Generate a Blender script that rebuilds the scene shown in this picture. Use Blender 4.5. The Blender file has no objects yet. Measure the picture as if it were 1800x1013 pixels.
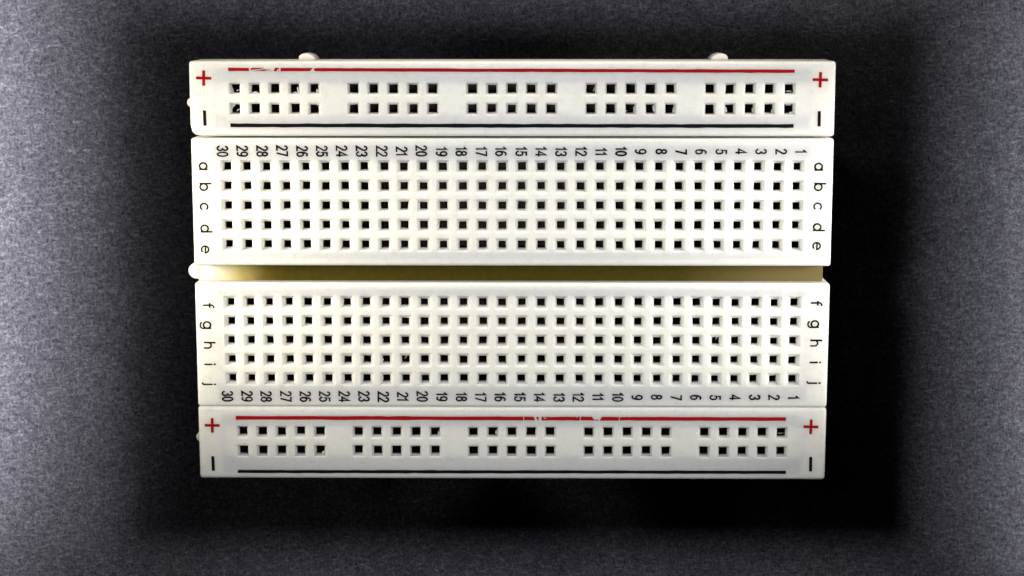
import bpy, bmesh, math, random
from mathutils import Matrix, Vector

random.seed(7)
S = 0.001                      # everything below is written in millimetres
scene = bpy.context.scene
C = scene.collection
GAP = 50.0                     # the board stands this far above the paper
H = 8.5                        # thickness of the board
ZT = GAP + H                   # top face of the board

# ------------------------------------------------------------------ camera
cam = bpy.data.cameras.new('camera')
cam.sensor_fit = 'HORIZONTAL'
cam.sensor_width = 36.0
cam.lens = 64.83
cam.clip_start = 0.005
cam.clip_end = 20.0
camo = bpy.data.objects.new('camera', cam)
C.objects.link(camo)
R = Matrix(((0.99994531, -0.00014588, -0.01045762),
            (-0.00149949, 0.98757272, -0.15715559),
            (0.01035059, 0.15716267, 0.98751849)))
camo.matrix_world = Matrix.Translation(Vector((2.511, 35.913, 237.292 + ZT)) * S) @ R.transposed().to_4x4()
scene.camera = camo

# ------------------------------------------------------------------ light
world = bpy.data.worlds.new('World')
scene.world = world
world.use_nodes = True
world.node_tree.nodes['Background'].inputs[0].default_value = (0.60, 0.68, 1.0, 1)
world.node_tree.nodes['Background'].inputs[1].default_value = 0.001

def lamp(name, pos, target, size, watt, col, size_y=None, spread=None):
    l = bpy.data.lights.new(name, 'AREA')
    l.shape = 'ELLIPSE' if size_y else 'DISK'
    l.size = size * S
    if size_y:
        l.size_y = size_y * S
    l.energy = watt
    l.color = col
    if spread:
        l.spread = math.radians(spread)
    o = bpy.data.objects.new(name, l)
    C.objects.link(o)
    p = Vector(pos) * S
    o.location = p
    zc = (p - Vector(target) * S).normalized()
    xc = Vector((0, 1, 0)).cross(zc).normalized()      # the long side of a strip runs along y
    yc = zc.cross(xc)
    o.rotation_euler = Matrix((xc, yc, zc)).transposed().to_euler()
    return o

lamp('added_key_lamp', (-1, 19, ZT + 97), (-1, 8, 0), 15, 0.064, (0.93, 0.97, 1.0))  # unseen lamp inside the view, added for the shadow all round the board
lamp('fill_lamp', (-120, 120, 290), (-10, 10, 0), 26, 0.024, (1.0, 0.95, 0.93))
lamp('added_left_lamp', (-106, 14, 34), (-103, 14, 0), 20, 0.066, (1.0, 0.98, 0.98), size_y=140, spread=100)  # added and unseen, brightens only the paper on the left
lamp('added_right_lamp', (111, 0, 34), (108, 0, 0), 20, 0.048, (0.97, 0.98, 1.0), size_y=150, spread=92)  # likewise added, for the paper on the right
lamp('added_left_edge_lamp', (-84, 14, ZT + 28), (-36, 4, ZT), 12, 0.0060, (1.0, 0.92, 0.75), size_y=46, spread=34)  # added with a narrow spread to brighten the board's left end
lamp('added_top_edge_lamp', (0, 96, ZT + 22), (0, 27, ZT + 2), 96, 0.0052, (1.0, 0.90, 0.78), size_y=12, spread=28)  # unseen strip added to whiten the top edge and its tabs
lamp('added_right_edge_lamp', (86, 12, ZT + 28), (36, 3, ZT), 12, 0.0054, (1.0, 0.97, 0.92), size_y=46, spread=33)  # added to brighten the right end of the board

scene.view_settings.view_transform = 'Standard'
scene.view_settings.look = 'None'
scene.view_settings.exposure = 0.0
scene.view_settings.gamma = 1.0

# ------------------------------------------------------------------ materials
def new_mat(name):
    m = bpy.data.materials.new(name)
    m.use_nodes = True
    nt = m.node_tree
    return m, nt, nt.nodes['Principled BSDF']

def node(nt, t, **kw):
    n = nt.nodes.new(t)
    for k, v in kw.items():
        setattr(n, k, v)
    return n

def noise(nt, vec, scale, detail=4, rough=0.6):
    n = node(nt, 'ShaderNodeTexNoise')
    n.inputs['Scale'].default_value = scale
    n.inputs['Detail'].default_value = detail
    n.inputs['Roughness'].default_value = rough
    nt.links.new(vec, n.inputs['Vector'])
    return n.outputs['Fac']

def ramp(nt, fac, stops):
    r = node(nt, 'ShaderNodeValToRGB')
    e = r.color_ramp.elements
    while len(e) < len(stops):
        e.new(0.5)
    for k, (p, c) in enumerate(stops):
        e[k].position = p
        e[k].color = c if len(c) == 4 else (*c, 1)
    nt.links.new(fac, r.inputs['Fac'])
    return r.outputs['Color']

def mapping(nt, scale=(1, 1, 1), rot=(0, 0, 0)):
    tc = node(nt, 'ShaderNodeTexCoord')
    mp = node(nt, 'ShaderNodeMapping')
    mp.inputs['Scale'].default_value = scale
    mp.inputs['Rotation'].default_value = rot
    nt.links.new(tc.outputs['Object'], mp.inputs['Vector'])
    return mp.outputs['Vector']

def mix(nt, a, b, fac, mode='MIX'):
    n = node(nt, 'ShaderNodeMix', data_type='RGBA', blend_type=mode)
    for sock, v in ((n.inputs['Factor'], fac), (n.inputs['A'], a), (n.inputs['B'], b)):
        if isinstance(v, (int, float)):
            sock.default_value = v
        elif isinstance(v, tuple):
            sock.default_value = (*v, 1)
        else:
            nt.links.new(v, sock)
    return n.outputs['Result']

def bump(nt, height, strength, dist, chain=None):
    b = node(nt, 'ShaderNodeBump')
    b.inputs['Strength'].default_value = strength
    b.inputs['Distance'].default_value = dist
    nt.links.new(height, b.inputs['Height'])
    if chain is not None:
        nt.links.new(chain, b.inputs['Normal'])
    return b.outputs['Normal']

# ivory plastic of the board: translucent, finely pitted, a little scuffed and soiled
PLASTIC, nt, bs = new_mat('ivory_plastic')
v = mapping(nt)
vs = mapping(nt, (1, 0.06, 1), (0, 0, math.radians(38)))
vs2 = mapping(nt, (0.05, 1, 1), (0, 0, math.radians(-12)))
grime = noise(nt, v, 900, 6, 0.7)
col = mix(nt, (0.825, 0.806, 0.742), (0.73, 0.70, 0.61), ramp(nt, grime, [(0.50, (0, 0, 0)), (0.76, (1, 1, 1))]))
fine = noise(nt, v, 4200, 4, 0.7)
col = mix(nt, col, (0.56, 0.53, 0.46), ramp(nt, fine, [(0.58, (0, 0, 0)), (0.72, (0.6, 0.6, 0.6))]))
nt.links.new(col, bs.inputs['Base Color'])
bs.inputs['Subsurface Weight'].default_value = 0.92
bs.inputs['Subsurface Radius'].default_value = (1.0, 0.98, 0.90)
bs.inputs['Subsurface Scale'].default_value = 1.9 * S
bs.inputs['IOR'].default_value = 1.5
bs.inputs['Specular IOR Level'].default_value = 0.35
scr = noise(nt, vs, 5200, 2, 0.5)
scr2 = noise(nt, vs2, 4300, 2, 0.5)
nt.links.new(ramp(nt, grime, [(0.3, (0.38,) * 3), (0.75, (0.62,) * 3)]), bs.inputs['Roughness'])
n1 = bump(nt, ramp(nt, scr, [(0.70, (0, 0, 0)), (0.74, (1, 1, 1))]), 0.25, 0.00003)
n2 = bump(nt, ramp(nt, scr2, [(0.71, (0, 0, 0)), (0.75, (1, 1, 1))]), 0.25, 0.00003, n1)
nt.links.new(bump(nt, fine, 0.22, 0.00004, n2), bs.inputs['Normal'])

def ink(name, c, worn):
    m, nt, bs = new_mat(name)
    v = mapping(nt)
    f = noise(nt, v, 5200, 5, 0.7)
    nt.links.new(mix(nt, c, worn, ramp(nt, f, [(0.45, (0, 0, 0)), (0.8, (1, 1, 1))])), bs.inputs['Base Color'])
    bs.inputs['Roughness'].default_value = 0.8
    bs.inputs['Specular IOR Level'].default_value = 0.06
    return m
BLACK_INK = ink('black_ink', (0.004, 0.004, 0.006), (0.014, 0.013, 0.013))
RED_INK = ink('red_ink', (0.31, 0.003, 0.007), (0.42, 0.012, 0.014))

SCUFF, nt, bs = new_mat('raised_plastic_burr')
v = mapping(nt)
nt.links.new(ramp(nt, noise(nt, v, 3000), [(0.3, (0.84, 0.83, 0.80)), (0.8, (0.90, 0.89, 0.87))]), bs.inputs['Base Color'])
bs.inputs['Roughness'].default_value = 0.5

# contact metal: painted dark inside the slots for their shade, bright tin outside
DARK_METAL, nt, bs = new_mat('slot_shade_metal')
v = mapping(nt)
nt.links.new(ramp(nt, noise(nt, v, 1500), [(0.3, (0.005, 0.0025, 0.002)), (0.8, (0.018, 0.008, 0.005))]), bs.inputs['Base Color'])
bs.inputs['Metallic'].default_value = 0.3
bs.inputs['Roughness'].default_value = 0.6
bs.inputs['Specular IOR Level'].default_value = 0.2
TIN, nt, bs = new_mat('bright_tin')
v = mapping(nt)
nt.links.new(ramp(nt, noise(nt, v, 1200), [(0.3, (0.74, 0.74, 0.76)), (0.8, (0.84, 0.84, 0.85))]), bs.inputs['Base Color'])
bs.inputs['Metallic'].default_value = 0.9
bs.inputs['Roughness'].default_value = 0.42

TAPE, nt, bs = new_mat('backing_tape')
v = mapping(nt)
nt.links.new(ramp(nt, noise(nt, v, 800), [(0.3, (0.24, 0.155, 0.055)), (0.8, (0.32, 0.215, 0.085))]), bs.inputs['Base Color'])
bs.inputs['Roughness'].default_value = 0.9

FLOOR_SHADE, nt, bs = new_mat('painted_floor_shade')  # shade on the plastic groove floor, painted as dark olive
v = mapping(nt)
shade_col = ramp(nt, noise(nt, v, 1500, 5, 0.7), [(0.3, (0.040, 0.031, 0.003)), (0.8, (0.062, 0.050, 0.008))])
# painted shade fades to cream at the left end, where light enters
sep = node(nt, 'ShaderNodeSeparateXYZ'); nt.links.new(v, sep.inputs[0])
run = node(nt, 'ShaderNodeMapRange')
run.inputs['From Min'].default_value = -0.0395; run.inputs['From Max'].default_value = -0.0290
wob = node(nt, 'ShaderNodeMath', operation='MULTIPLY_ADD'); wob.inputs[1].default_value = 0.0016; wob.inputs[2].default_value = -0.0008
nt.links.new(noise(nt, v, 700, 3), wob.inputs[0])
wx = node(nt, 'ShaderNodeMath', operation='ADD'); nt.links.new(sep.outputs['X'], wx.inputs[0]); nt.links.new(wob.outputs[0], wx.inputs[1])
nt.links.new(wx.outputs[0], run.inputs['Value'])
thin = ramp(nt, run.outputs[0], [(0.0, (0.76, 0.72, 0.58)), (0.35, (0.50, 0.40, 0.16)), (0.7, (0.15, 0.105, 0.02)), (1.0, (0.06, 0.04, 0.004))])  # light at the left end painted as a cream to olive fade
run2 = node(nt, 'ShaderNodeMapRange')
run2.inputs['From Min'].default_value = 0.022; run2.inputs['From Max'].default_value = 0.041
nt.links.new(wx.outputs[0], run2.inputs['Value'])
shade_col = mix(nt, shade_col, (0.155, 0.118, 0.050), run2.outputs[0])  # painted shade eases off towards the right end
nt.links.new(mix(nt, thin, shade_col, run.outputs[0]), bs.inputs['Base Color'])
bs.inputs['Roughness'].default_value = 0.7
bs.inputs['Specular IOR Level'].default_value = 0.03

UNSEEN_FOAM, nt, bs = new_mat('unseen_black_foam')
v = mapping(nt)
fo = noise(nt, v, 1500, 4)
nt.links.new(ramp(nt, fo, [(0.3, (0.006, 0.006, 0.007)), (0.8, (0.016, 0.016, 0.018))]), bs.inputs['Base Color'])
bs.inputs['Roughness'].default_value = 1.0
bs.inputs['Specular IOR Level'].default_value = 0.05
nt.links.new(bump(nt, fo, 0.6, 0.0003), bs.inputs['Normal'])

# charcoal felt paper
PAPER, nt, bs = new_mat('charcoal_felt_paper')
v = mapping(nt)
vf1 = mapping(nt, (1, 0.50, 1), (0, 0, math.radians(72)))
vf2 = mapping(nt, (0.42, 1, 1), (0, 0, math.radians(-28)))
f1 = noise(nt, vf1, 2300, 4, 0.75)
f2 = noise(nt, vf2, 1900, 4, 0.7)
g = noise(nt, v, 3000, 6, 0.95)
big = noise(nt, v, 90, 5, 0.6)
lump = noise(nt, mapping(nt, (0.8, 1, 1), (0, 0, 0.9)), 430, 6, 0.8)
fib = node(nt, 'ShaderNodeMath', operation='MAXIMUM')
nt.links.new(f1, fib.inputs[0]); nt.links.new(f2, fib.inputs[1])
ad = node(nt, 'ShaderNodeMath', operation='ADD')
nt.links.new(fib.outputs[0], ad.inputs[0]); nt.links.new(g, ad.inputs[1])
hf = node(nt, 'ShaderNodeMath', operation='MULTIPLY'); hf.inputs[1].default_value = 0.5
nt.links.new(ad.outputs[0], hf.inputs[0])
fibres = hf.outputs[0]
base = ramp(nt, fibres, [(0.44, (0.082, 0.082, 0.106)), (0.54, (0.415, 0.412, 0.490)), (0.625, (0.98, 0.97, 1.0))])
base = mix(nt, base, ramp(nt, big, [(0.3, (0.78, 0.77, 0.79)), (0.7, (1.0, 0.98, 1.0))]), 1.0, 'MULTIPLY')
base = mix(nt, base, ramp(nt, lump, [(0.32, (0.62, 0.62, 0.64)), (0.60, (1.06, 1.06, 1.06))]), 1.0, 'MULTIPLY')
vo = node(nt, 'ShaderNodeTexVoronoi')
vo.inputs['Scale'].default_value = 900
nt.links.new(v, vo.inputs['Vector'])
cellpick = node(nt, 'ShaderNodeSeparateColor'); nt.links.new(vo.outputs['Color'], cellpick.inputs[0])
pick = ramp(nt, cellpick.outputs[0], [(0.965, (0, 0, 0)), (0.97, (1, 1, 1))])
dot = ramp(nt, vo.outputs['Distance'], [(0.10, (1, 1, 1)), (0.17, (0, 0, 0))])
spk = mix(nt, pick, dot, 1.0, 'MULTIPLY')
base = mix(nt, base, (0.62, 0.60, 0.62), spk)
nt.links.new(base, bs.inputs['Base Color'])
bs.inputs['Roughness'].default_value = 0.85
bs.inputs['Specular IOR Level'].default_value = 0.25
bs.inputs['Sheen Weight'].default_value = 0.15
bs.inputs['Sheen Roughness'].default_value = 0.4
nt.links.new(bump(nt, fibres, 1.0, 0.0006, bump(nt, lump, 0.8, 0.0014)), bs.inputs['Normal'])

# ------------------------------------------------------------------ helpers
def link(name, mesh, parent=None, mats=()):
    for m in mats:
        mesh.materials.append(m)
    o = bpy.data.objects.new(name, mesh)
    C.objects.link(o)
    if parent is not None:
        o.parent = parent
    return o

def mesh_of(name, verts, faces, matidx=None, smooth=None):
    me = bpy.data.meshes.new(name)
    me.from_pydata([(x * S, y * S, z * S) for x, y, z in verts], [], faces)
    if matidx:
        for p, i in zip(me.polygons, matidx):
            p.material_index = i
    if smooth:
        for p, s in zip(me.polygons, smooth):
            p.use_smooth = s
    bm = bmesh.new(); bm.from_mesh(me)
    bmesh.ops.remove_doubles(bm, verts=bm.verts, dist=1e-8)
    bmesh.ops.recalc_face_normals(bm, faces=bm.faces)
    bm.to_mesh(me); bm.free()
    me.update()
    return me

class Soup:
    def __init__(self):
        self.v, self.f, self.m, self.s = [], [], [], []
    def vert(self, x, y, z):
        self.v.append((x, y, z)); return len(self.v) - 1
    def face(self, ids, mat=0, smooth=False):
        self.f.append(tuple(ids)); self.m.append(mat); self.s.append(smooth)
    def quad(self, pts, mat=0, smooth=False):
        self.face([self.vert(*p) for p in pts], mat, smooth)
    def box(self, x0, x1, y0, y1, z0, z1, mat=0):
        a = [self.vert(x, y, z) for z in (z0, z1) for x, y in ((x0, y0), (x1, y0), (x1, y1), (x0, y1))]
        for q in ((3, 2, 1, 0), (4, 5, 6, 7), (0, 1, 5, 4), (1, 2, 6, 5), (2, 3, 7, 6), (3, 0, 4, 7)):
            self.face([a[i] for i in q], mat)
    def prism(self, poly, z0, z1, mat=0):
        n = len(poly)
        lo = [self.vert(x, y, z0) for x, y in poly]; hi = [self.vert(x, y, z1) for x, y in poly]
        self.face(hi, mat); self.face(lo[::-1], mat)
        for i in range(n):
            j = (i + 1) % n
            self.face((lo[i], lo[j], hi[j], hi[i]), mat)
    def mesh(self, name):
        return mesh_of(name, self.v, self.f, self.m, self.s)

def ring_sq(hx, hy):
    return [(-hx, -hy), (hx, -hy), (hx, hy), (-hx, hy)]

def block(name, x0, x1, y0, y1, holes, hw, fw, depth, pocket, z0=0.0, r=0.38, corner_cut=None, thin=0.36):
    """One moulded section: rounded top edge, every hole a real funnel and shaft, hollow underneath.
    z = 0 is the top face. holes: {(ix, iy): (cx, cy)} on a regular set of columns and rows."""
    s = Soup()
    rnd = random.Random(name + str(y0))
    cxs = sorted({round(c[0], 4) for c in holes}); cys = sorted({round(c[1], 4) for c in holes})
    hs = {(round(a, 4), round(b, 4)) for a, b in holes}
    X0, X1, Y0, Y1 = x0 + r, x1 - r, y0 + r, y1 - r
    ex = [X0 + 1.1, X1 - 1.1]; ey = [Y0 + 1.1, Y1 - 1.1]
    xs = sorted({X0, X1, *ex, *[c - fw for c in cxs], *[c + fw for c in cxs]})
    ys = sorted({Y0, Y1, *ey, *[c - fw for c in cys], *[c + fw for c in cys]})
    def dedupe(a):
        out = [a[0]]
        for q in a[1:]:
            if q - out[-1] > 0.02: out.append(q)
        return out
    xs, ys = dedupe(xs), dedupe(ys)
    def warp(x, y):
        if corner_cut:
            sx, sy, L = corner_cut
            ox = x0 + L if sx < 0 else x1 - L
            oy = y0 + L if sy < 0 else y1 - L
            u, w = (x - ox) / L * sx, (y - oy) / L * sy
            if u > 0 and w > 0:
                u2, w2 = u * math.sqrt(max(0, 1 - w * w / 2)), w * math.sqrt(max(0, 1 - u * u / 2))
                return ox + u2 * L * sx, oy + w2 * L * sy
        return x, y
    def V(x, y, z):
        x, y = warp(x, y)
        return s.vert(x, y, z)
    G = {(i, j): V(x, y, 0) for i, x in enumerate(xs) for j, y in enumerate(ys)}
    shaft = {}
    for i in range(len(xs) - 1):
        for j in range(len(ys) - 1):
            c = (round((xs[i] + xs[i + 1]) / 2, 4), round((ys[j] + ys[j + 1]) / 2, 4))
            quad = [G[i, j], G[i + 1, j], G[i + 1, j + 1], G[i, j + 1]]
            hit = None
            for h in hs:
                if abs(h[0] - c[0]) < 0.01 and abs(h[1] - c[1]) < 0.01:
                    hit = h; break
            if hit is None:
                s.face(quad); continue
            jx, jy = rnd.gauss(0, 0.022), rnd.gauss(0, 0.022)
            w = hw * (1 + rnd.gauss(0, 0.025))
            cj = [(rnd.gauss(0, 0.018), rnd.gauss(0, 0.018)) for _ in range(4)]
            prev = quad
            for k, (hh, z, a) in enumerate(((fw - 0.09, -0.06, 0.3), (w + 0.13, -0.46, 0.8), (w + 0.03, -0.52, 1), (w, -depth, 1))):
                ring = [s.vert(hit[0] + px + jx * a + cj[q][0] * a, hit[1] + py + jy * a + cj[q][1] * a, z)
                        for q, (px, py) in enumerate(ring_sq(hh, hh))]
                for q in range(4):
                    s.face((prev[q], prev[(q + 1) % 4], ring[(q + 1) % 4], ring[q]), 0, k == 1 and False)
                prev = ring
            shaft[hit] = prev
    # rounded border: inner loop, then arcs
    nx, ny = len(xs), len(ys)
    loop = [((i, 0), (0, -1)) for i in range(nx)] + [((nx - 1, j), (1, 0)) for j in range(ny)] \
         + [((i, ny - 1), (0, 1)) for i in range(nx - 1, -1, -1)] + [((0, j), (-1, 0)) for j in range(ny - 1, -1, -1)]
    K = 4
    entries = []
    for n, (g, d) in enumerate(loop):
        gn, dn = loop[(n + 1) % len(loop)]
        entries.append((g, d))
        if gn == g:                       # corner: fan
            a0 = math.atan2(d[1], d[0])
            for q in range(1, 5):
                a = a0 + q * math.pi / 2 / 5
                entries.append((g, (math.cos(a), math.sin(a))))
    rows = [[G[g] for g, d in entries]]
    for k in range(1, K + 1):
        a = k * math.pi / 2 / K
        rows.append([V(xs[g[0]] + d[0] * r * math.sin(a), ys[g[1]] + d[1] * r * math.sin(a), -r * (1 - math.cos(a))) for g, d in entries])
    rows.append([V(xs[g[0]] + d[0] * r, ys[g[1]] + d[1] * r, -H + z0 + 0.6) for g, d in entries])
    N = len(entries)
    for k in range(len(rows) - 1):
        for n in range(N):
            q = [rows[k][n], rows[k][(n + 1) % N], rows[k + 1][(n + 1) % N], rows[k + 1][n]]
            if q[0] == q[1]: q = q[1:]
            s.face(q, 0, k < K)
    zb = -H + z0 + 0.6
    # pocket under the skin
    px0, px1, py0, py1 = pocket
    ux = dedupe(sorted({px0, px1, *[x for x in xs if px0 < x < px1]}))
    uy = dedupe(sorted({py0, py1, *[y for y in ys if py0 < y < py1]}))
    U = {(i, j): s.vert(x, y, -depth) for i, x in enumerate(ux) for j, y in enumerate(uy)}
    for i in range(len(ux) - 1):
        for j in range(len(uy) - 1):
            c = ((ux[i] + ux[i + 1]) / 2, (uy[j] + uy[j + 1]) / 2)
            quad = [U[i, j], U[i + 1, j], U[i + 1, j + 1], U[i, j + 1]]
            hit = None
            for h in shaft:
                if abs(h[0] - c[0]) < 0.01 and abs(h[1] - c[1]) < 0.01:
                    hit = h; break
            if hit is None and not (cys[0] - fw < c[1] < cys[-1] + fw):
                zt = -thin
                s.quad([(ux[i], uy[j + 1], zt), (ux[i + 1], uy[j + 1], zt), (ux[i + 1], uy[j], zt), (ux[i], uy[j], zt)])
                continue
            if hit is None:
                s.face(quad[::-1]); continue
            rg = shaft[hit]
            for q in range(4):
                s.face((quad[(q + 1) % 4], quad[q], rg[q], rg[(q + 1) % 4]))
    for yy in (cys[0] - fw, cys[-1] + fw):
        s.quad([(px0, yy, -thin), (px1, yy, -thin), (px1, yy, -depth), (px0, yy, -depth)])
    P = [(px0, py0), (px1, py0), (px1, py1), (px0, py1)]
    O = [(x0, y0), (x1, y0), (x1, y1), (x0, y1)]
    for q in range(4):
        a, b = P[q], P[(q + 1) % 4]
        s.quad([(a[0], a[1], -thin), (b[0], b[1], -thin), (b[0], b[1], zb), (a[0], a[1], zb)])
        c, d = O[q], O[(q + 1) % 4]
        s.quad([(c[0], c[1], zb), (d[0], d[1], zb), (b[0], b[1], zb), (a[0], a[1], zb)])
    return s.mesh(name)

def clip_mesh(name, ix, iy, ox, oy, z1, z0):
    """contact clip: an open trough, slot shade painted dark inside, bright tin outside, with a flat rim"""
    s = Soup()
    i_ = [(-ix, -iy), (ix, -iy), (ix, iy), (-ix, iy)]
    o_ = [(-ox, -oy), (ox, -oy), (ox, oy), (-ox, oy)]
    for q in range(4):
        a, b, c, d = i_[q], i_[(q + 1) % 4], o_[q], o_[(q + 1) % 4]
        s.quad([(*a, z1), (*b, z1), (*b, z0 + 0.2), (*a, z0 + 0.2)], 0)
        s.quad([(*c, z1), (*d, z1), (*b, z1), (*a, z1)], 1)
        s.quad([(*d, z1), (*c, z1), (*c, z0), (*d, z0)], 1)
    s.quad([(*p, z0 + 0.2) for p in i_], 0)
    s.quad([(*p, z0) for p in o_[::-1]], 1)
    return s.mesh(name)

# ------------------------------------------------------------------ setting
s = Soup()
s.quad([(-1500, -1500, 0), (1500, -1500, 0), (1500, 1500, 0), (-1500, 1500, 0)])
ground = link('tabletop', s.mesh('tabletop'), None, [PAPER])
ground['kind'] = 'structure'
s = Soup()
s.box(-36, 36, -23, 20, 0.0, GAP - 0.02)
unseen_riser = link('unseen_riser_block', s.mesh('unseen_riser_block'), ground, [UNSEEN_FOAM])  # unseen support, added to lift the board for its shadow and block lamp spill

# ------------------------------------------------------------------ the board
board = bpy.data.objects.new('breadboard', None)
C.objects.link(board)
board.location = (0, 0, ZT * S)
board.empty_display_size = 0.02
board['label'] = 'white plastic solderless breadboard with rows of square holes raised over dark grey paper'
board['category'] = 'breadboard'

p = 2.54
XB = 41.4
cols = [(k - 14.5) * p for k in range(30)]
rail_cols = [(k - 14) * p for k in range(29) if k % 6 != 5]

def term_holes(rows):
    return [(x, y) for x in cols for y in rows]

upper_rows = [(5.5 - k) * p for k in range(5)]
lower_rows = [(-1.5 - k) * p for k in range(5)]
rail_up = [22.70 + p / 2, 22.70 - p / 2]
rail_lo = [-22.44 + p / 2, -22.44 - p / 2]

tb_u = link('terminal_block', block('terminal_block', -XB, XB, 1.05, 17.66, term_holes(upper_rows), 0.47, 0.90, 1.35,
            (-38.6, 38.6, 2.0, 16.7)), board, [PLASTIC])
tb_l = link('terminal_block', block('terminal_block', -XB, XB, -17.70, -1.20, term_holes(lower_rows), 0.47, 0.90, 1.35,
            (-38.6, 38.6, -16.8, -2.1)), board, [PLASTIC])
pr_u = link('power_rail', block('power_rail', -XB, XB, 17.90, 27.50, [(x, y) for x in rail_cols for y in rail_up], 0.53, 0.82, 1.2,
            (-38.2, 38.2, 18.9, 26.5), corner_cut=(-1, -1, 1.3)), board, [PLASTIC])
pr_l = link('power_rail', block('power_rail', -XB, XB, -27.48, -17.74, [(x, y) for x in rail_cols for y in rail_lo], 0.53, 0.82, 1.2,
            (-38.2, 38.2, -26.5, -18.9)), board, [PLASTIC])
tb_u['label'] = 'hole field with rows lettered a to e'
tb_l['label'] = 'hole field with rows lettered f to j'
pr_u['label'] = 'power rail beside row a'
pr_l['label'] = 'power rail beside row j'

# contact clips
me = clip_mesh('contact_clip', 0.62, 6.1, 1.16, 6.4, -1.40, -7.4)
me.materials.append(DARK_METAL); me.materials.append(TIN)
for par, cy in ((tb_u, upper_rows[2]), (tb_l, lower_rows[2])):
    for x in cols:
        o = link('contact_clip', me, par)
        o.location = (x * S, cy * S, 0)
me = clip_mesh('contact_clip', 36.6, 0.66, 37.2, 1.16, -1.25, -7.4)
me.materials.append(DARK_METAL); me.materials.append(TIN)
for par, rows in ((pr_u, rail_up), (pr_l, rail_lo)):
    for y in rows:
        o = link('contact_clip', me, par)
        o.location = (0, y * S, 0)

# channel between the two hole fields: an added olive sheet paints the shade on its floor, the moulding shows at the left end
s = Soup()
s.box(-41.2, 40.72, -1.35, 1.20, -H + 0.62, -2.15)
floor_ = link('channel_floor', s.mesh('channel_floor'), board, [PLASTIC])
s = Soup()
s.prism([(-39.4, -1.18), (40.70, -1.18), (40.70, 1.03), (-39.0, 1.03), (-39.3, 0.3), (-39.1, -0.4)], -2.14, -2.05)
link('channel_shade', s.mesh('channel_shade'), floor_, [FLOOR_SHADE])
# backing sheet
s = Soup()
s.box(-41.1, 41.1, -27.1, 27.1, -H, -H + 0.58)
link('adhesive_backing', s.mesh('adhesive_backing'), board, [TAPE])

# alignment tabs
def bump_tab(name, parent, cx, cy, direction, half, reach, z0, z1, skew=0.0):
    prof = []
    n = 14
    for k in range(n + 1):
        a = math.pi * k / n
        u = -half * math.cos(a)
        w = reach * math.sin(a) ** 0.8
        prof.append((u + skew * w / reach * half, w))
    prof = [(-half, -0.8)] + prof + [(half, -0.8)]
    s = Soup()
    def tr(u, w):
        return (cx + u, cy + w) if direction == 'y' else (cx - w, cy + u)
    rings = []
    for z, k in ((z0, 1), (z1 - 0.25, 1), (z1 - 0.06, 0.95), (z1, 0.82)):
        rings.append([s.vert(*tr(u * (k if w > 0 else 1), w * k), z) for u, w in prof])
    N = len(prof)
    for a, b in zip(rings, rings[1:]):
        for i in range(N):
            s.face((a[i], a[(i + 1) % N], b[(i + 1) % N], b[i]), 0, True)
    s.face(rings[-1]); s.face(rings[0][::-1])
    return link(name, s.mesh(name), parent, [PLASTIC])
bump_tab('alignment_tab', pr_u, -26.5, 27.40, 'y', 1.12, 0.98, -7.6, -3.2, -0.28)
bump_tab('alignment_tab', pr_u, 26.75, 27.40, 'y', 1.12, 0.98, -7.6, -3.2, 0.28)
bump_tab('alignment_tab', pr_u, -41.3, 22.0, 'x', 0.75, 1.15, -7.6, -3.6)
bump_tab('alignment_tab', tb_l, -41.2, 0.0, 'x', 1.08, 1.40, -7.6, -2.2)
bump_tab('alignment_tab', pr_l, -41.3, -22.8, 'x', 0.75, 1.15, -7.6, -3.6)

# ------------------------------------------------------------------ printing
def arc(cx, cy, rx, ry, a0, a1, n=14):
    return [(cx + rx * math.cos(math.radians(a0 + (a1 - a0) * k / n)), cy + ry * math.sin(math.radians(a0 + (a1 - a0) * k / n))) for k in range(n + 1)]

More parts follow.
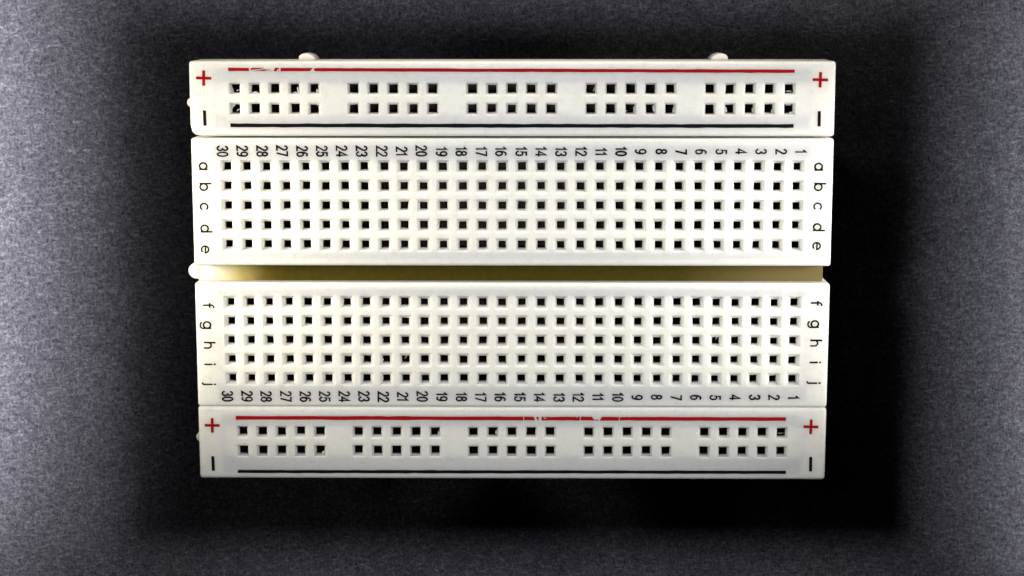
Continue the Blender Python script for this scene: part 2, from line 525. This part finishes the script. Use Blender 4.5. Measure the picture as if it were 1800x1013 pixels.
GL = {
    '0': (0.46, [arc(.23, .5, .19, .5, 90, 450, 24)]),
    '1': (0.30, [[(.03, .76), (.19, .98), (.19, 0)]]),
    '2': (0.46, [arc(.225, .74, .19, .26, 170, -25) + [(.03, 0), (.44, 0)]]),
    '3': (0.46, [arc(.215, .75, .18, .25, 165, -80) , arc(.215, .26, .205, .265, 80, -165)]),
    '4': (0.48, [[(.35, 0), (.35, 1), (.02, .28), (.47, .28)]]),
    '5': (0.46, [[(.40, 1), (.11, 1), (.06, .52)] + arc(.215, .33, .205, .33, 130, -160)]),
    '6': (0.46, [arc(.23, .31, .19, .31, 0, 360, 20), arc(.27, .40, .23, .60, 185, 62)]),
    '7': (0.44, [[(.03, 1), (.42, 1), (.17, 0)]]),
    '8': (0.46, [arc(.23, .765, .165, .235, -90, 270, 18), arc(.23, .275, .20, .275, 90, 450, 20)]),
    '9': (0.46, [arc(.23, .69, .19, .31, 0, 360, 20), arc(.19, .60, .23, .60, 5, -118)]),
    'a': (0.68, [arc(.33, .33, .30, .33, 0, 360, 22), [(.63, .69), (.63, 0)]]),
    'b': (0.68, [[(.05, 1.0), (.05, 0)], arc(.36, .33, .30, .33, 180, 540, 22)]),
    'c': (0.66, [arc(.35, .33, .31, .33, 45, 318, 20)]),
    'd': (0.68, [arc(.33, .33, .30, .33, 0, 360, 22), [(.63, 1.0), (.63, 0)]]),
    'e': (0.68, [[(.04, .36), (.65, .36)] + arc(.34, .33, .31, .33, 6, 312, 20)]),
    'f': (0.40, [[(.15, 0), (.15, .74)] + arc(.37, .76, .22, .20, 180, 85, 6), [(.0, .60), (.36, .60)]]),
    'g': (0.68, [arc(.33, .33, .30, .33, 0, 360, 22), [(.63, .66), (.63, -.06)] + arc(.34, -.06, .29, .24, 0, -150, 10)]),
    'h': (0.60, [[(.04, 1.0), (.04, 0)], arc(.30, .36, .26, .28, 180, 0, 12) + [(.56, 0)]]),
    'i': (0.12, [[(.06, .66), (.06, 0)], [(.06, .86), (.06, .97)]]),
    'j': (0.16, [[(.12, .66), (.12, -.10)] + arc(-.02, -.10, .14, .13, 0, -95, 6), [(.12, .86), (.12, .97)]]),
}

def ribbon(s, pts, w, z0, z1, place, rnd):
    """a printed stroke: mitred ribbon with a little thickness"""
    q = [pts[0]]
    for a in pts[1:]:
        if math.hypot(a[0] - q[-1][0], a[1] - q[-1][1]) > 1e-4: q.append(a)
    closed = math.hypot(q[0][0] - q[-1][0], q[0][1] - q[-1][1]) < 1e-3
    if closed: q = q[:-1]
    n = len(q)
    L, Rr = [], []
    for i in range(n):
        if closed:
            a, b, c = q[i - 1], q[i], q[(i + 1) % n]
        else:
            a, b, c = q[max(0, i - 1)], q[i], q[min(n - 1, i + 1)]
        def un(u, v):
            d = math.hypot(v[0] - u[0], v[1] - u[1]) or 1
            return ((v[0] - u[0]) / d, (v[1] - u[1]) / d)
        d1 = un(a, b) if a is not b else un(b, c)
        d2 = un(b, c) if b is not c else d1
        nx, ny = -(d1[1] + d2[1]), d1[0] + d2[0]
        l = math.hypot(nx, ny) or 1
        nx, ny = nx / l, ny / l
        k = 1 / max(0.45, nx * -d1[1] + ny * d1[0])
        hw = w / 2 * k * (1 + rnd.gauss(0, 0.05))
        ext = (0, 0)
        if not closed and i == 0: ext = (-d2[0] * w * 0.3, -d2[1] * w * 0.3)
        if not closed and i == n - 1: ext = (d1[0] * w * 0.3, d1[1] * w * 0.3)
        L.append((b[0] + nx * hw + ext[0], b[1] + ny * hw + ext[1]))
        Rr.append((b[0] - nx * hw + ext[0], b[1] - ny * hw + ext[1]))
    vl = [s.vert(*place(*a), z1) for a in L]; vr = [s.vert(*place(*a), z1) for a in Rr]
    bl = [s.vert(*place(*a), z0) for a in L]; br = [s.vert(*place(*a), z0) for a in Rr]
    for i in range(n if closed else n - 1):
        j = (i + 1) % n
        s.face((vl[i], vl[j], vr[j], vr[i]))
        s.face((bl[j], bl[i], vl[i], vl[j])[::-1])
        s.face((br[i], br[j], vr[j], vr[i])[::-1])
    if not closed:
        s.face((bl[0], br[0], vr[0], vl[0])); s.face((bl[-1], vl[-1], vr[-1], br[-1]))

INK0, INK1 = 0.004, 0.018
def text(name, parent, txt, cx, cy, h, stroke, gap=0.10, base_x=None, wide=1.0):
    """text turned a quarter clockwise: glyph up = +x, reading direction = -y"""
    rnd = random.Random(txt + name + str(round(cx, 2)) + str(round(cy, 2)))
    tot = sum(GL[c][0] * wide for c in txt) + gap * (len(txt) - 1)
    bx = (cx - h / 2) if base_x is None else base_x
    s = Soup()
    pos = -tot / 2
    jx, jy, ja = rnd.gauss(0, 0.02), rnd.gauss(0, 0.02), rnd.gauss(0, 0.012)
    k = 0
    for c in txt:
        wd, strokes = GL[c]
        for st in strokes:
            def place(u, v, pos=pos):
                gx, gy = v * h, -(pos + u * wide) * h
                return (bx + gx + jx - ja * gy, cy + gy + jy + ja * gx)
            sw = stroke * rnd.uniform(0.92, 1.08) / h
            ribbon(s, st, sw, INK0, INK1 + 0.002 * k, place, rnd)
            k += 1
        pos += wd * wide + gap
    return link(name, s.mesh(name), parent, [BLACK_INK])

for n in range(30, 0, -1):
    k = 30 - n
    text('printed_number', tb_u, str(n), -37.33 + k * (74.52 / 29), 15.96, 1.32, 0.215)
    text('printed_number', tb_l, str(n), -37.46 + k * (74.47 / 29), -16.36, 1.32, 0.215)
left = dict(a=14.05, b=11.32, c=8.77, d=5.91, e=3.22, f=-4.28, g=-6.85, h=-9.51, i=-12.09, j=-14.69)
right = dict(a=14.0, b=11.39, c=8.89, d=6.15, e=3.7, f=-3.85, g=-6.57, h=-9.13, i=-11.67, j=-14.37)
for ch, y in left.items():
    text('printed_letter', tb_u if y > 0 else tb_l, ch, 0, y, 1.42, 0.205, base_x=-40.36)
for ch, y in right.items():
    text('printed_letter', tb_u if y > 0 else tb_l, ch, 0, y, 1.42, 0.22, base_x=39.04)

def plus(parent, x, y, size=0.99, w=0.21, sl=0.02):
    pts = [(-w, -size), (w, -size), (w, -w), (size, -w), (size, w), (w, w), (w, size), (-w, size), (-w, w), (-size, w), (-size, -w), (-w, -w)]
    pts = [(x + a * 1 - b * sl, y + b + a * sl) for a, b in [(a, b) for a, b in pts]]
    s = Soup()
    s.prism(pts, INK0, INK1)
    return link('plus_mark', s.mesh('plus_mark'), parent, [RED_INK])
for par, x, y, sl in ((pr_u, -39.50, 25.34, -0.02), (pr_u, 39.43, 25.15, -0.02), (pr_l, -39.58, -20.29, -0.01), (pr_l, 39.38, -20.30, -0.02)):
    plus(par, x, y, 0.98, 0.185, sl)
def minus(parent, x, y, sl):
    s = Soup()
    w, h = 0.20, 0.98
    s.prism([(x - w - sl * -h, y - h), (x + w - sl * -h, y - h), (x + w - sl * h, y + h), (x - w - sl * h, y + h)], INK0, INK1)
    return link('minus_mark', s.mesh('minus_mark'), parent, [BLACK_INK])
for par, x, y in ((pr_u, -39.50, 20.23), (pr_u, 39.41, 20.18), (pr_l, -39.60, -25.47), (pr_l, 39.47, -25.36)):
    minus(par, x, y, 0.02 if x < 0 else 0.01)

def stripe(name, parent, xa, ya, xb, yb, th, mat, pieces):
    """printed stripe; pieces are polygons in (mm from the left end, 0..1 across from bottom to top)"""
    rnd = random.Random(name + str(ya))
    s = Soup()
    L = xb - xa
    def at(u, v):
        return (xa + u, ya + (yb - ya) * u / L + (v - 0.5) * th)
    for pc in pieces:
        if pc[0] == 'run':
            _, u0, u1, sa, sb = pc            # sa / sb: slant of the two ends
            n = max(1, int((u1 - u0) / 1.1))
            up, lo = [], []
            for k in range(n + 1):
                t = k / n
                e = sa * (1 - t) if k == 0 else (sb if k == n else 0)
                up.append(at(u0 + (u1 - u0) * t + (e if k in (0, n) else 0), 1 + rnd.gauss(0, 0.035)))
                lo.append(at(u0 + (u1 - u0) * t - (e if k in (0, n) else 0), 0 + rnd.gauss(0, 0.035)))
            for k in range(n):
                s.prism([lo[k], lo[k + 1], up[k + 1], up[k]], INK0, INK1)
        else:
            s.prism([at(u, v) for u, v in pc[1]], INK0, INK1)
    return link(name, s.mesh(name), parent, [mat])
Lu = 72.48
stripe('red_stripe', pr_u, -36.34, 26.46, 36.14, 26.23, 0.41, RED_INK, [
    ('run', 0, 2.68, 0, 0.0), ('poly', [(2.86, 0), (2.98, 0.35), (4.1, 0.62), (4.62, 0.95), (4.5, 1.0), (3.0, 1.0), (2.9, 0.6)]),
    ('poly', [(3.1, 0.0), (4.9, 0.02), (5.5, 0.72), (5.1, 0.5), (4.6, 0.58), (4.2, 0.35)]),
    ('poly', [(5.1, -0.1), (5.4, 0.12), (5.8, 0.25), (5.75, 0.12)]),
    ('run', 5.93, 6.50, 0.10, 0.0), ('run', 6.72, 10.52, 0.02, 0.02), ('poly', [(10.52, 1.0), (10.52, 0.1), (10.70, 0.55), (10.85, 1.0)]),
    ('run', 11.02, Lu, -0.08, 0)])
# worn places on the second red stripe
stripe('red_stripe', pr_l, -36.44, -19.25, 36.07, -19.27, 0.49, RED_INK, [
    ('run', 0, 37.95, 0, 0.0), ('run', 38.05, 39.42, 0.0, -0.08), ('poly', [(39.62, 0.85), (39.95, 1.0), (39.98, 0.1), (39.85, 0.05)]),
    ('run', 40.35, 45.40, 0.0, 0.04), ('run', 45.52, 47.15, 0.04, -0.16), ('poly', [(47.25, 0.0), (47.9, 0.0), (47.7, 0.35), (47.5, 0.12), (47.3, 0.3)]),
    ('run', 48.15, 50.55, 0.16, 0.05), ('run', 50.66, 72.51, 0.05, 0)])
stripe('black_stripe', pr_u, -36.22, 19.29, 36.16, 19.24, 0.47, BLACK_INK, [('run', 0, 72.38, 0, 0)])
stripe('black_stripe', pr_l, -36.34, -26.54, 36.23, -26.47, 0.42, BLACK_INK, [('run', 0, 72.57, 0.04, 0)])

# stray specks of black ink around the letters and between the holes
def specks(parent, spots):
    s = Soup()
    rnd = random.Random(3)
    for x, y, r, n, spread in spots:
        for _ in range(n):
            a, b = rnd.gauss(x, spread), rnd.gauss(y, spread)
            q = r * rnd.uniform(0.45, 1.1)
            ph = rnd.uniform(0, 6)
            s.prism([(a + q * math.cos(ph + k * 1.047) * rnd.uniform(0.7, 1.2), b + q * math.sin(ph + k * 1.047) * rnd.uniform(0.7, 1.2)) for k in range(6)], INK0, INK1)
    o = link('ink_specks', s.mesh('ink_specks'), parent, [BLACK_INK])
    o['kind'] = 'stuff'
specks(tb_u, [(-39.0, 2.5, 0.05, 9, 0.35), (39.4, 2.9, 0.05, 5, 0.2), (40.0, 8.2, 0.03, 6, 0.3), (40.2, 11.2, 0.03, 6, 0.35),
              (-14.7, 12.6, 0.07, 1, 0.0), (-7.4, 12.1, 0.07, 1, 0), (-11.8, 12.7, 0.05, 1, 0), (4.6, 14.9, 0.06, 1, 0), (-24.0, 14.2, 0.05, 2, 0.1)])
specks(tb_l, [(39.9, -3.3, 0.035, 12, 0.35), (40.2, -6.4, 0.03, 6, 0.3), (39.7, -9.1, 0.03, 8, 0.4), (36.4, -12.2, 0.03, 3, 0.2), (32.2, -5.9, 0.06, 1, 0)])
specks(pr_u, [(11.5, 25.0, 0.045, 1, 0), (5.4, 25.1, 0.03, 3, 0.2)])
specks(pr_l, [(1.0, -21.4, 0.06, 1, 0), (-10.2, -24.4, 0.05, 1, 0)])

# chewed hole edges and a few bright contact leaves showing in the power rails
def shards(parent, spots):
    rnd = random.Random(11)
    for x, y, w, h, ang in spots:
        ca, sa = math.cos(ang), math.sin(ang)
        base = [(-w, -h), (-0.2 * w, -h * 0.7), (w, -h), (w * 0.8, h * 0.2), (w * 0.2, h), (-w * 0.7, h * 0.5)]
        z = rnd.uniform(-0.5, -0.25)
        s = Soup()
        s.prism([(x + a * ca - b * sa, y + a * sa + b * ca) for a, b in base], z - 0.2, z)
        link('torn_plastic', s.mesh('torn_plastic'), parent, [PLASTIC])
u0, u1 = rail_up
shards(pr_u, [(rail_cols[0] - 0.42, u0 - 0.1, 0.18, 0.5, 0.2), (rail_cols[0] - 0.40, u1 + 0.35, 0.3, 0.25, 0.9), (rail_cols[1] + 0.05, u0 - 0.5, 0.42, 0.16, 0),
              (rail_cols[3] + 0.48, u0 - 0.2, 0.14, 0.45, 0.25), (rail_cols[3] + 0.1, u0 - 0.52, 0.38, 0.12, 0), (rail_cols[4] + 0.42, u0 - 0.25, 0.2, 0.22, 0.5),
              (rail_cols[15] + 0.42, u0, 0.06, 0.4, -0.35), (rail_cols[17] + 0.50, u1 - 0.1, 0.16, 0.5, 0.1), (rail_cols[18] + 0.46, u1 + 0.05, 0.2, 0.45, 0.3),
              (rail_cols[19] + 0.50, u1 - 0.1, 0.2, 0.4, 0.0), (rail_cols[21] - 0.45, u1 - 0.1, 0.14, 0.4, 0.1), (rail_cols[22] + 0.46, u1 - 0.15, 0.14, 0.3, 0.2),
              (rail_cols[23] + 0.44, u1 - 0.3, 0.2, 0.25, 0.4), (rail_cols[24] + 0.3, u1 - 0.48, 0.3, 0.12, 0.1)])
l0, l1 = rail_lo
shards(pr_l, [(rail_cols[4] + 0.4, l1 - 0.3, 0.16, 0.2, 0.3), (rail_cols[9] + 0.48, l0 - 0.2, 0.12, 0.3, 0.1), (rail_cols[11] + 0.46, l0, 0.12, 0.3, 0.0)])
def leaf(parent, x, y, w, h, ang):
    s = Soup()
    ca, sa = math.cos(ang), math.sin(ang)
    s.prism([(x + a * ca - b * sa, y + a * sa + b * ca) for a, b in ((-w, -h), (w, -h * 0.4), (w, h), (-w * 0.6, h * 0.5))], -1.55, -1.48)
    return link('contact_leaf', s.mesh('contact_leaf'), parent, [TIN])
leaf(pr_u, rail_cols[0] + 0.22, u0 - 0.24, 0.26, 0.09, 0.1)
leaf(pr_u, rail_cols[0] + 0.20, u1 - 0.22, 0.28, 0.12, 0.4)
leaf(pr_u, rail_cols[24], u0 - 0.34, 0.40, 0.07, -0.05)
leaf(pr_u, rail_cols[24], u1 + 0.42, 0.40, 0.05, 0.0)
leaf(pr_l, rail_cols[24], l0 - 0.36, 0.40, 0.05, 0.0)
leaf(pr_l, rail_cols[0] + 0.1, l0 + 0.36, 0.34, 0.07, 0.1)

# burrs thrown up by scratches
def burrs(parent, spots):
    s = Soup()
    rnd = random.Random(5)
    for x, y, sx, sy, n in spots:
        for _ in range(n):
            a, b = rnd.gauss(x, sx), rnd.gauss(y, sy)
            L, w = rnd.uniform(0.12, 0.45), rnd.uniform(0.02, 0.045)
            t = rnd.gauss(1.1, 0.6)
            ca, sa = math.cos(t), math.sin(t)
            s.prism([(a + u * ca - q * sa, b + u * sa + q * ca) for u, q in ((-L, 0), (0, -w), (L, 0.01), (0.1 * L, w))], 0.002, 0.035)
    o = link('scratch_burrs', s.mesh('scratch_burrs'), parent, [SCUFF])
    o['kind'] = 'stuff'
burrs(pr_u, [(-23.9, 22.6, 0.8, 0.5, 9), (-31.0, 26.3, 1.0, 0.15, 5), (-25.5, 26.4, 0.5, 0.15, 3), (14.0, 21.2, 0.5, 0.4, 4)])
burrs(pr_l, [(-23.8, -23.0, 0.9, 0.7, 8), (-27.0, -18.5, 5.0, 0.2, 9), (4.0, -18.7, 0.8, 0.3, 5), (11.5, -18.7, 1.2, 0.3, 7), (16.0, -18.8, 0.4, 0.2, 3), (-8.0, -20.4, 2.5, 0.15, 5)])
burrs(tb_u, [(13.3, 16.1, 0.15, 0.3, 2), (-11.0, 10.5, 5.0, 2.0, 6), (14.0, 13.2, 2.5, 0.6, 7), (28.0, 7.5, 5.0, 1.5, 5)])
burrs(tb_l, [(-14.0, -10.4, 2.5, 1.0, 8), (-27.0, -15.2, 4.0, 0.4, 6), (-34.0, -17.0, 1.5, 0.2, 3), (20.0, -9.0, 6.0, 3.0, 7)])
